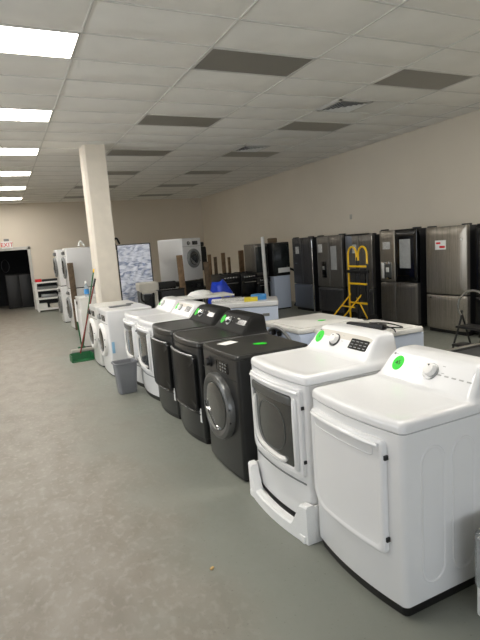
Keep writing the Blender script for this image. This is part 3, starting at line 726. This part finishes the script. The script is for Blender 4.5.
# wrapped jar / white thing at right border bottom
t = thing('packing_block', 'white polystyrene block in clear film cut off by the right border', 'packing foam', (1.83, 1.32, 0), .1)
b = B(); box(b, -.10, .13, -.10, .10, .0, .38, .015); obj('block', b, 'foam', t)
b = B(); box(b, -.105, .14, -.11, .11, .14, .41, .02); obj('film', b, 'film', t, 'clear plastic film')

# chest freezer with things on it
t = thing('chest_freezer', 'long white chest freezer behind the dark dryers', 'freezer', (3.28, 6.80, 0), math.radians(-28))
b = B(); box(b, -.49, .49, -.31, .31, .05, .80, .02, 3); obj('cabinet', b, 'enamel_cool', t)
b = B(); box(b, -.50, .50, -.325, .315, .805, .88, .02, 3); obj('lid', b, 'enamel', t)
b = B(); box(b, -.47, .47, -.29, .29, 0, .06); obj('toe_kick', b, 'black', t)
b = B(); box(b, .26, .36, -.316, -.308, .66, .70, .002); obj('badge', b, 'trim_grey', t)
b = B(); disc(b, (0, 0, 0), (0, 0, 1), .12, .075, 28, .01); 
o = tag(obj('tape_roll', b, 'blue'), 'blue roll of film on the freezer lid', 'tape roll'); o.location = (3.47, 6.70, .881)
b = B(); box(b, -.10, .10, -.05, .05, 0, .06, .004); o = tag(obj('yellow_carton', b, 'yellow_card'), 'small yellow carton in front of the blue roll', 'box'); o.location = (3.27, 6.57, .881); o.rotation_euler.z = -.45
b = B(); box(b, -.26, .26, -.12, .12, 0, .03, .01); box(b, -.1, .2, -.1, .08, .03, .05, .008); o = tag(obj('magazine_pile', b, 'print'), 'flat pile of printed sheets on the freezer lid', 'paper'); o.location = (3.08, 6.95, .881); o.rotation_euler.z = -.45
# table board behind the white dryers
t = thing('folding_table', 'white table with a thin white board on top behind the white dryers', 'table', (3.16, 8.15, 0), math.radians(-6))
b = B(); box(b, -.45, .45, -.30, .30, .86, .885, .005); obj('tabletop', b, 'paper', t)
for x in (-.40, .40):
    for y in (-.25, .25): b = B(); box(b, x-.018, x+.018, y-.018, y+.018, 0, .86); obj('leg', b, 'trim_grey', t)
b = B(); F = lambda s, z: [(s*.20*(1+.15*math.sin(3*a*PI/8))*math.cos(a*PI/8), s*.13*math.sin(a*PI/8), z) for a in range(16)]
loft(b, [F(1, 0), F(1.1, .03), F(.8, .08), F(.3, .10)]); o = tag(obj('packing_foam', b, 'foam'), 'crumpled white packing foam on the table', 'packing foam'); o.location = (3.08, 8.12, .886)

# ------------------------------------------------------------------ cluttered far end
t = thing('wrapped_fridge', 'tall fridge wrapped in crinkled clear plastic beside the pillar', 'refrigerator', (2.60, 10.65, 0), math.radians(-12))
b = B(); box(b, -.36, .36, 0, .68, .03, 1.90, .02, 3); obj('cabinet', b, 'black', t)
b = B(); nx, nz = 18, 50
V = [[b.verts.new((-.335+.67*i/nx, -.03-.012*math.sin(i*2.1+j*.9)*math.sin(j*1.7+i*.4)-random.uniform(0, .012), .05+1.83*j/nz)) for j in range(nz+1)] for i in range(nx+1)]
for i in range(nx):
    for j in range(nz): b.faces.new((V[i][j], V[i+1][j], V[i+1][j+1], V[i][j+1]))
ex = bmesh.ops.extrude_face_region(b, geom=b.faces[:]); 
for v in ex['geom']:
    if isinstance(v, bmesh.types.BMVert): v.co.y = .0
obj('plastic_wrap', b, 'wrap', t, 'crinkled shiny plastic film')
b = B(); tube(b, curve([(-.36, -.03, 1.80), (-.39, -.05, 1.98), (-.33, -.05, 2.03), (-.28, 0, 1.92)]), .022, 8); obj('strap', b, 'black', t)

t = thing('stripped_appliance', 'stripped beige appliance frame in front of the wrapped fridge', 'appliance', (2.58, 9.75, 0), math.radians(-6))
b = B(); box(b, -.20, .19, -.22, .26, .95, 1.11, .03, 4); box(b, -.15, .12, -.24, .1, .90, .97, .02); obj('hood', b, 'beige', t)
for x in (-.15, .13):
    for y in (-.16, .20): b = B(); box(b, x-.035, x+.035, y-.03, y+.03, 0, .94, .008); obj('leg', b, 'beige' if x > 0 else 'trim_grey', t)
b = B(); box(b, -.11, .09, -.1, .20, .55, .86, .02); obj('motor_block', b, 'dark_grey', t)
b = B(); tube(b, curve([(-.16, -.2, .92), (-.17, -.24, .8), (-.08, -.24, .74), (.03, -.24, .84), (.08, -.22, .92)]), .018, 8); obj('wire_loom', b, 'rubber', t)

t = thing('black_range', 'black range standing in front of the raised white washer', 'range', (3.04, 9.85, 0))
b = B(); box(b, -.24, .24, -.3, .30, .0, .92, .02); obj('body', b, 'dark_grey', t)
b = B(); box(b, -.24, .24, .20, .30, .92, 1.07, .03, 3); obj('backguard', b, 'black', t)
b = B(); box(b, -.24, .24, -.32, .30, .92, .945, .006); obj('cooktop', b, 'black_gloss', t)
b = B(); box(b, -.22, .22, -.33, -.3, .25, .78, .01); obj('oven_door', b, 'black_gloss', t)
b = B(); tube(b, [(-.18, -.37, .74), (.18, -.37, .74)], .012); obj('handle', b, 'chrome', t)

# raised front loader turned towards the right
base = front_loader('front_load_washer', 'dark front loader carrying the raised white washer', (3.62, 11.0), rz=0, mb='graphite', h=.965, d=.75)
ang = math.radians(300)          # direction the door faces
rzz = ang-PI
def place_rot(o, cx, cy, rz, lift):
    # centre of the footprint at (cx, cy)
    o.rotation_euler.z = rz; o.location = (cx-.36*math.cos(rz), cy-.36*math.sin(rz), lift)
place_rot(base, 3.86, 11.3, rzz, 0)
up = front_loader('front_load_washer', 'white front loader raised on top of another machine, its door facing right', (3.62, 11.0), mb='enamel', h=.985, d=.75, ring_m='trim_grey', glass='window_dark', toe=False, rr=.22, cz=.52)
place_rot(up, 3.86, 11.3, rzz, .966)
for k, (x, y, z0, L_, w_, ry, lab) in enumerate(((3.52, 10.3, 0, 1.58, .13, 3, 'wide wooden plank leaning in front of the raised white washer'), (4.24, 10.6, 0, 1.38, .12, 3, 'tall grey-brown plank standing right of the raised washer'))):
    b = B(); box(b, -w_/2, w_/2, -.02, .02, 0, L_, .004); o = tag(obj('wooden_plank', b, 'wood_dark' if k else 'wood'), lab, 'plank'); o.location = (x, y, z0+.01); o.rotation_euler = (math.radians(-4), math.radians(ry-3), 0)
def tv_chair(x, y):
    t = thing('office_chair', 'black high-backed office chair just right of the raised white washer', 'chair', (x, y, 0), math.radians(10))
    b = B(); disc(b, (0, 0, .05), (0, 0, 1), .05, .55, 16); obj('column', b, 'black', t)
    for k in range(5):
        a = k*2*PI/5; b = B(); tube(b, [(0, 0, .10), (.30*math.cos(a), .30*math.sin(a), .06)], [.03, .02], 8); lg = obj('base_arm', b, 'black', t)
        b = B(); disc(b, (.30*math.cos(a)-.02, .30*math.sin(a), .035), (1, 0, 0), .033, .04, 14); obj('caster', b, 'rubber', lg)
    b = B(); box(b, -.27, .27, -.25, .27, .6, .72, .05, 4); obj('seat', b, 'black', t)
    b = B(); box(b, -.20, .20, .2, .32, 1.12, 1.74, .05, 4); obj('backrest', b, 'rubber', t)
    b = B(); box(b, -.14, .14, .2, .30, 1.74, 1.86, .04, 4); obj('headrest', b, 'black', t)
    b = B(); box(b, -.04, .04, .24, .30, .65, 1.85, .01); obj('back_bar', b, 'black', t)
tv_chair(4.78, 12.1)
# planks standing along the right wall corner
for k, (x, y, h_, w_, m) in enumerate(((5.35, 13.2, 1.50, .10, 'wood'), (5.55, 13.25, 1.42, .09, 'wood_dark'), (5.78, 13.2, 1.52, .12, 'wood'), (6.0, 13.3, 1.38, .08, 'wood'), (6.35, 13.2, 1.55, .20, 'wood'), (6.55, 13.25, 1.36, .1, 'wood_dark'), (6.78, 13.2, 1.46, .14, 'wood'), (7.0, 13.2, 1.34, .09, 'wood_dark'))):
    lab = f'upright wooden board in the far corner, {("first", "second", "third", "fourth", "fifth", "sixth", "seventh", "eighth")[k]} from the left'
    b = B(); box(b, -w_/2, w_/2, -.02, .02, 0, h_, .004); o = tag(obj('wooden_board', b, m), lab, 'board', 'wooden boards in the far corner'); o.location = (x, y, .001); o.rotation_euler = (0, 0, .1*k)
# blue tarp bag
def blob(name, m, label, cat, loc, sx, sy, sz, seed):
    rnd = random.Random(seed); b = B(); bmesh.ops.create_icosphere(b, subdivisions=4, radius=1)
    ph = [rnd.uniform(0, 6) for _ in range(6)]
    for v in b.verts:
        p = v.co.copy(); k = 1+.10*math.sin(4*p.x+ph[0])*math.sin(5*p.y+ph[1])+.07*math.sin(9*p.z+ph[2]+3*p.x)+.04*math.sin(15*p.x+ph[3])*math.sin(13*p.z+ph[4])
        q = p*k; z = max(-.75, q.z); v.co = (q.x*sx, q.y*sy, (z+.75)*sz)
    o = tag(obj(name, b, m), label, cat); o.location = loc; return o
blob('tarp_bag', 'blue_plastic', 'bright blue plastic bag behind the freezer', 'bag', (3.98, 9.3, .0), .27, .25, .60, 3)
# black ranges behind
def gas_range(label, x, y, lift=0, rz=0, m='dark_grey', h=.92, w=.74, group=None):
    t = thing('gas_range', label, 'range', (x, y, lift), rz, group)
    b = B(); box(b, -w/2, w/2, -.3, .32, .03, h, .012); obj('body', b, m, t)
    b = B(); box(b, -w/2, w/2, -.33, -.3, h-.13, h-.01, .01); cp = obj('control_panel', b, 'black', t)
    for k in range(5): b = B(); disc(b, (-w/2+.1+k*(w-.2)/4, -.33, h-.07), (0, -1, 0), .024, .03, 16, .004); obj('knob', b, 'chrome', t)
    b = B(); box(b, -w/2+.02, w/2-.02, -.33, -.3, .2, h-.15, .01); d_ = obj('oven_door', b, 'black_gloss', t)
    b = B(); tube(b, [(-w/2+.07, -.37, h-.2), (w/2-.07, -.37, h-.2)], .012); obj('handle', b, 'chrome', d_)
    b = B(); box(b, -w/2, w/2, -.3, .32, h, h+.02, .004)
    for sx in (-w*.23, w*.23):
        for sy in (-.14, .15): box(b, sx-w*.18, sx+w*.18, sy-.006, sy+.006, h+.02, h+.04); box(b, sx-.006, sx+.006, sy-.11, sy+.11, h+.02, h+.04)
    obj('cooktop', b, 'black', t); return t
g1 = gas_range('black gas range behind the blue bag, the left one', 5.00, 11.4, m='black', h=1.0, w=.5)
gas_range('black gas range with chrome knobs left of the grey stacked range', 5.51, 11.4, m='black', h=.99, w=.46)
gas_range('narrow grey range carrying a grey oven, behind the long white tube', 5.96, 11.5, m='steel_mid', h=.86, w=.40)
t = thing('glass_oven', 'grey oven shell standing on the grey range', 'oven', (5.96, 11.5, .905))
b = B(); box(b, -.19, .19, -.28, .30, 0, .80, .015); obj('shell', b, 'steel_mid', t); b = B(); box(b, -.16, .16, -.30, -.28, .08, .72, .01); obj('door', b, 'window_dark', t)
t = plain_box('dishwasher', 'white dishwasher under the dark glass oven, left of the fridges', 'dishwasher', (6.20, 11.35), .60, .47, .86, 'enamel_cool', rz=0)
t = thing('wall_oven', 'dark wall oven stacked on the white dishwasher', 'oven', (6.435, 11.35, .861))
b = B(); box(b, -.25, .25, -.30, .30, 0, .84, .015); obj('body', b, 'black', t)
b = B(); box(b, -.23, .23, -.335, -.30, .06, .80, .01); dd = obj('door', b, 'window_dark', t)
b = B(); box(b, -.12, .22, -.34, -.33, .08, .20, .003); obj('sheet', b, 'paper', dd)
b = B(); box(b, -.12, .06, -.1, .1, 0, .12, .02); b2 = tag(obj('small_motor', b, 'wood_dark'), 'small brown part lying on the dark oven', 'appliance part'); b2.location = (6.38, 11.3, 1.702)
b = B(); tube(b, [(0, 0, 0), (0, .06, 1.86)], .045, 16); o = tag(obj('white_tube', b, 'paper'), 'long white tube leaning against the stacked ovens', 'tube'); o.location = (5.95, 11.02, .005)
b = B(); tube(b, curve([(0, 0, 1.0), (.16, 0, .9), (.22, 0, .55), (.2, 0, .2), (.1, 0, .02)]), .03, 8); o = tag(obj('black_hose', b, 'rubber'), 'black hose hanging beside the white dishwasher', 'hose'); o.location = (6.70, 11.1, .02)

# ------------------------------------------------------------------ refrigerators along the right wall
def fridge(label, y0, y1, h, steel_m, layout, x=6.60, bulge=.0, handle=False):
    w = y1-y0-.02; t = thing('refrigerator', label, 'refrigerator', (x, (y0+y1)/2, 0), group='refrigerators along the right wall')
    b = B(); box(b, .075, .78, -w/2+.006, w/2-.006, .05, h-.015, .006); obj('cabinet', b, 'dark_grey', t)
    b = B(); box(b, .05, .16, -w/2+.02, w/2-.02, 0, .06, .004); obj('toe_kick', b, 'black', t)
    for s in (-1, 1): b = B(); box(b, .02, .14, s*(w/2-.07)-.05, s*(w/2-.07)+.05, h-.015, h+.012, .006); obj('hinge_cover', b, 'dark_grey', t)
    fx = lambda y: .0-bulge*(1-(y/(w/2))**2)
    D = []
    for (a, c, z0, z1, m) in layout:
        ya, yc = -w/2+a*w, -w/2+c*w; g = .003
        o = dens(rrect((ya+yc)/2, (z0+z1)/2, yc-ya-2*g, z1-z0-2*g, .012, 3), .08)
        d = surf(B(), fx, [(o, -.072), (o, -.012), (scl(o, .003), -.004), (scl(o, .010), 0)]); 
        D.append(obj('door', d, m, t))
    return t, D, w
def fplate(D, name, y, z, sy, sz, m, label=None, dx=.004, t0=0):
    b = B(); box(b, -dx-t0, -t0, y-sy/2, y+sy/2, z-sz/2, z+sz/2, min(.002, dx*.4)); return obj(name, b, m, D, label)
# F1
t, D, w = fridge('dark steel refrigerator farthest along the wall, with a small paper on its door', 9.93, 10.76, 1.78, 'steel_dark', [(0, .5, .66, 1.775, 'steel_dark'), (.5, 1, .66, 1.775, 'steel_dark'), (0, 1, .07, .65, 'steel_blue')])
fplate(D[1], 'paper_label', .18, 1.48, .15, .17, 'print'); fplate(D[1], 'film_patch', .25, 1.16, .08, .03, 'steel_blue')
b = B(); tube(b, [(0, 0, 0), (0, 0, 1.70)], .016, 8); o = tag(obj('upright_pole', b, 'chrome'), 'thin metal pole standing between the two farthest refrigerators', 'pole'); o.location = (6.56, 9.83, .005)
# F2
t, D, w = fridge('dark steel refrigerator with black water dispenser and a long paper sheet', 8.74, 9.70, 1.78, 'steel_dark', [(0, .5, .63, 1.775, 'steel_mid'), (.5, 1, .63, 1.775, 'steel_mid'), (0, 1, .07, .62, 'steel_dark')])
fplate(D[1], 'paper_label', .33, 1.50, .16, .18, 'print'); dp = fplate(D[1], 'dispenser', .20, 1.02, .17, .36, 'black_gloss', dx=.006)
b = B(); box(b, -.03, -.006, .17, .23, 1.02, 1.10, .004); obj('spout', b, 'silver', dp)
fplate(D[0], 'energy_sheet', -.17, 1.28, .21, .52, 'energy')
for y in (-.4, .40): b = B(); disc(b, (-.0, y, .555), (-1, 0, 0), .02, .004, 12); obj('round_sticker', b, 'black', D[2])
# F3
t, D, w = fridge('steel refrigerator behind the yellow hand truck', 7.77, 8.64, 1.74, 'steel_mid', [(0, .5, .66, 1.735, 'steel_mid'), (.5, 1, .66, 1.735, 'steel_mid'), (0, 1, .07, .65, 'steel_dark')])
fplate(D[1], 'paper_label', .12, 1.46, .13, .18, 'print'); fplate(D[1], 'film_sheet', .30, 1.55, .2, .36, 'steel_blue'); fplate(D[0], 'edge_strip', -.425, .9, .02, 1.6, 'chrome', dx=.008)
# F4
t, D, w = fridge('four-door refrigerator with one black glass door and a water dispenser', 6.60, 7.58, 1.79, 'steel', [(0, .57, .825, 1.785, 'black_gloss'), (.57, 1, .825, 1.785, 'steel'), (0, .57, .07, .815, 'steel_mid'), (.57, 1, .07, .815, 'steel_mid')])
fplate(D[0], 'energy_sheet', -.19, 1.34, .27, .52, 'energy')
fplate(D[1], 'paper_label', .29, 1.50, .20, .14, 'print'); dp = fplate(D[1], 'dispenser', .30, 1.03, .28, .32, 'chrome', dx=.005)
b = B(); box(b, -.012, -.004, .165, .335, .90, 1.15, .003); obj('niche', b, 'drum_grey', dp)
b = B(); box(b, -.030, -.008, .22, .29, 1.0, 1.09, .006); obj('spout', b, 'paper', dp)
b = B(); box(b, -.012, -.005, .36, .43, .88, 1.17, .003); obj('keypad', b, 'paper', dp)
# F5
t, D, w = fridge('wide curved-front steel refrigerator with bottom freezer and one white label', 5.53, 6.39, 1.78, 'steel', [(0, 1, .665, 1.775, 'steel'), (0, 1, .07, .652, 'steel')], bulge=.045, x=6.57)
b = B(); box(b, -.047, -.040, -.05, .17, 1.40, 1.55, .001); lb = obj('paper_label', b, 'paper', D[0], 'white rectangular paper label')
b = B(); box(b, -.0485, -.046, -.03, .08, 1.425, 1.46); box(b, -.0485, -.046, .06, .15, 1.49, 1.52); obj('print_marks', b, 'red', lb, smooth=False)
b = B(); disc(b, (-.018, -.33, 1.555), (-1, 0, 0), .018, .006, 14); obj('round_sticker', b, 'paper', D[0]); b = B(); disc(b, (-.024, .30, .60), (-1, 0, 0), .014, .006, 12); obj('screw_cap', b, 'dark_grey', D[1])
# F6
t, D, w = fridge('black glass refrigerator cut off by the right border with a grey sheet', 4.52, 5.43, 1.76, 'black_gloss', [(0, .5, .66, 1.755, 'black_gloss'), (.5, 1, .66, 1.755, 'black_gloss'), (0, 1, .07, .65, 'black_gloss')])
fplate(D[1], 'energy_sheet', .22, 1.30, .26, .56, 'energy')

# yellow hand truck
t = thing('hand_truck', 'yellow and black convertible hand truck standing in front of a fridge', 'hand truck', (6.10, 7.62, 0), math.radians(0))
def ht():
    for s in (1, -1):
        y = s*.15; r = .125
        # s=1 is the far side (left in the photo): a yellow rail all the way down; the other turns black below the grip
        low = .10 if s == 1 else 1.20
        b = B(); pts = [(0, y+s*r, low), (0, y+s*r, 1.36)] + [(0, y+r*s*math.cos(PI*k/12), 1.36+.16*math.sin(PI*k/12)) for k in range(1, 13)]+[(0, y-s*r, 1.26)]
        tube(b, pts, .019, 10); obj('handle_rail', b, 'yellow', t)
        if s < 0: b = B(); tube(b, [(0, y+s*r, .1), (0, y+s*r, 1.20)], .020, 8); obj('side_rail', b, 'black', t)
    for y in (-.02, .02): b = B(); tube(b, [(0.0, y, .1), (0.0, y, 1.32)], .018, 8); obj('centre_rail', b, 'black', t)
    for z in (1.15, .82, .45): b = B(); box(b, -.02, .02, -.28, .28, z-.018, z+.018, .005); obj('crossbar', b, 'yellow', t)
    for z in (1.05,): b = B(); box(b, -.03, .025, -.30, .34, z-.03, z+.03, .008); obj('strap', b, 'black', t)
    b = B(); box(b, -.015, .02, .05, .22, .40, 1.10, .01); box(b, -.015, .02, -.22, -.07, .5, 1.10, .01); obj('back_straps', b, 'rubber', t)
    for s in (.22, -.1):
        b = B(); tube(b, [(0.0, s, .62), (-.18, s+.42, .12)], .015, 8); obj('brace', b, 'yellow', t)
    b = B(); tube(b, [(-.09, .42, .37), (-.09, .02, .37)], .013, 8); tube(b, [(-.0, .05, .55), (-.0, -.25, .15)], .013, 8); obj('cross_brace', b, 'yellow', t)
    b = B(); box(b, -.30, .0, -.24, .24, .015, .03, .004); obj('toe_plate', b, 'dark_grey', t)
    for s in (-.3, .3): b = B(); disc(b, (.07, s-.03, .125), (0, 1, 0), .12, .06, 28, .015); obj('wheel', b, 'rubber', t)
    b = B(); tube(b, [(.07, -.33, .125), (.07, .33, .125)], .012); obj('axle', b, 'trim_grey', t)
ht()
b = B()

# step ladder
t = thing('step_stool', 'folding step stool with silver hoop handle in front of the curved fridge', 'step stool', (5.35, 4.42, 0), math.radians(0))
for s in (-.19, .19):
    b = B(); tube(b, [(-.20+.0, s+.02, .012), (.0, s, .55), (.02, s, .66)], .013, 8); obj('front_leg', b, 'black', t)
    b = B(); tube(b, [(.24, s+.0, .012), (.02, s, .60)], .013, 8); obj('rear_leg', b, 'black', t)
b = B(); pts = curve([(.0, .19, .60), (-.02, .21, .68), (-.02, .20, .80), (.0, .12, .90), (.0, 0, .93), (.0, -.12, .90), (-.02, -.20, .80), (-.02, -.21, .68), (.0, -.19, .60)]); tube(b, pts, .015, 10); obj('hoop_handle', b, 'chrome', t)
b = B(); box(b, -.11, .15, -.19, .19, .44, .47, .012, 3); obj('upper_step', b, 'black', t)
b = B(); box(b, -.18, .04, -.19, .19, .21, .24, .012, 3); obj('lower_step', b, 'black', t)

# crumbs on the floor
b = B(); box(b, -.012, .012, -.007, .007, 0, .009, .003); o = tag(obj('tan_scrap', b, 'orange_chip'), 'tiny tan scrap lying on the open floor', 'scrap'); o.location = (.818, 2.339, .001); o.rotation_euler.z = .6
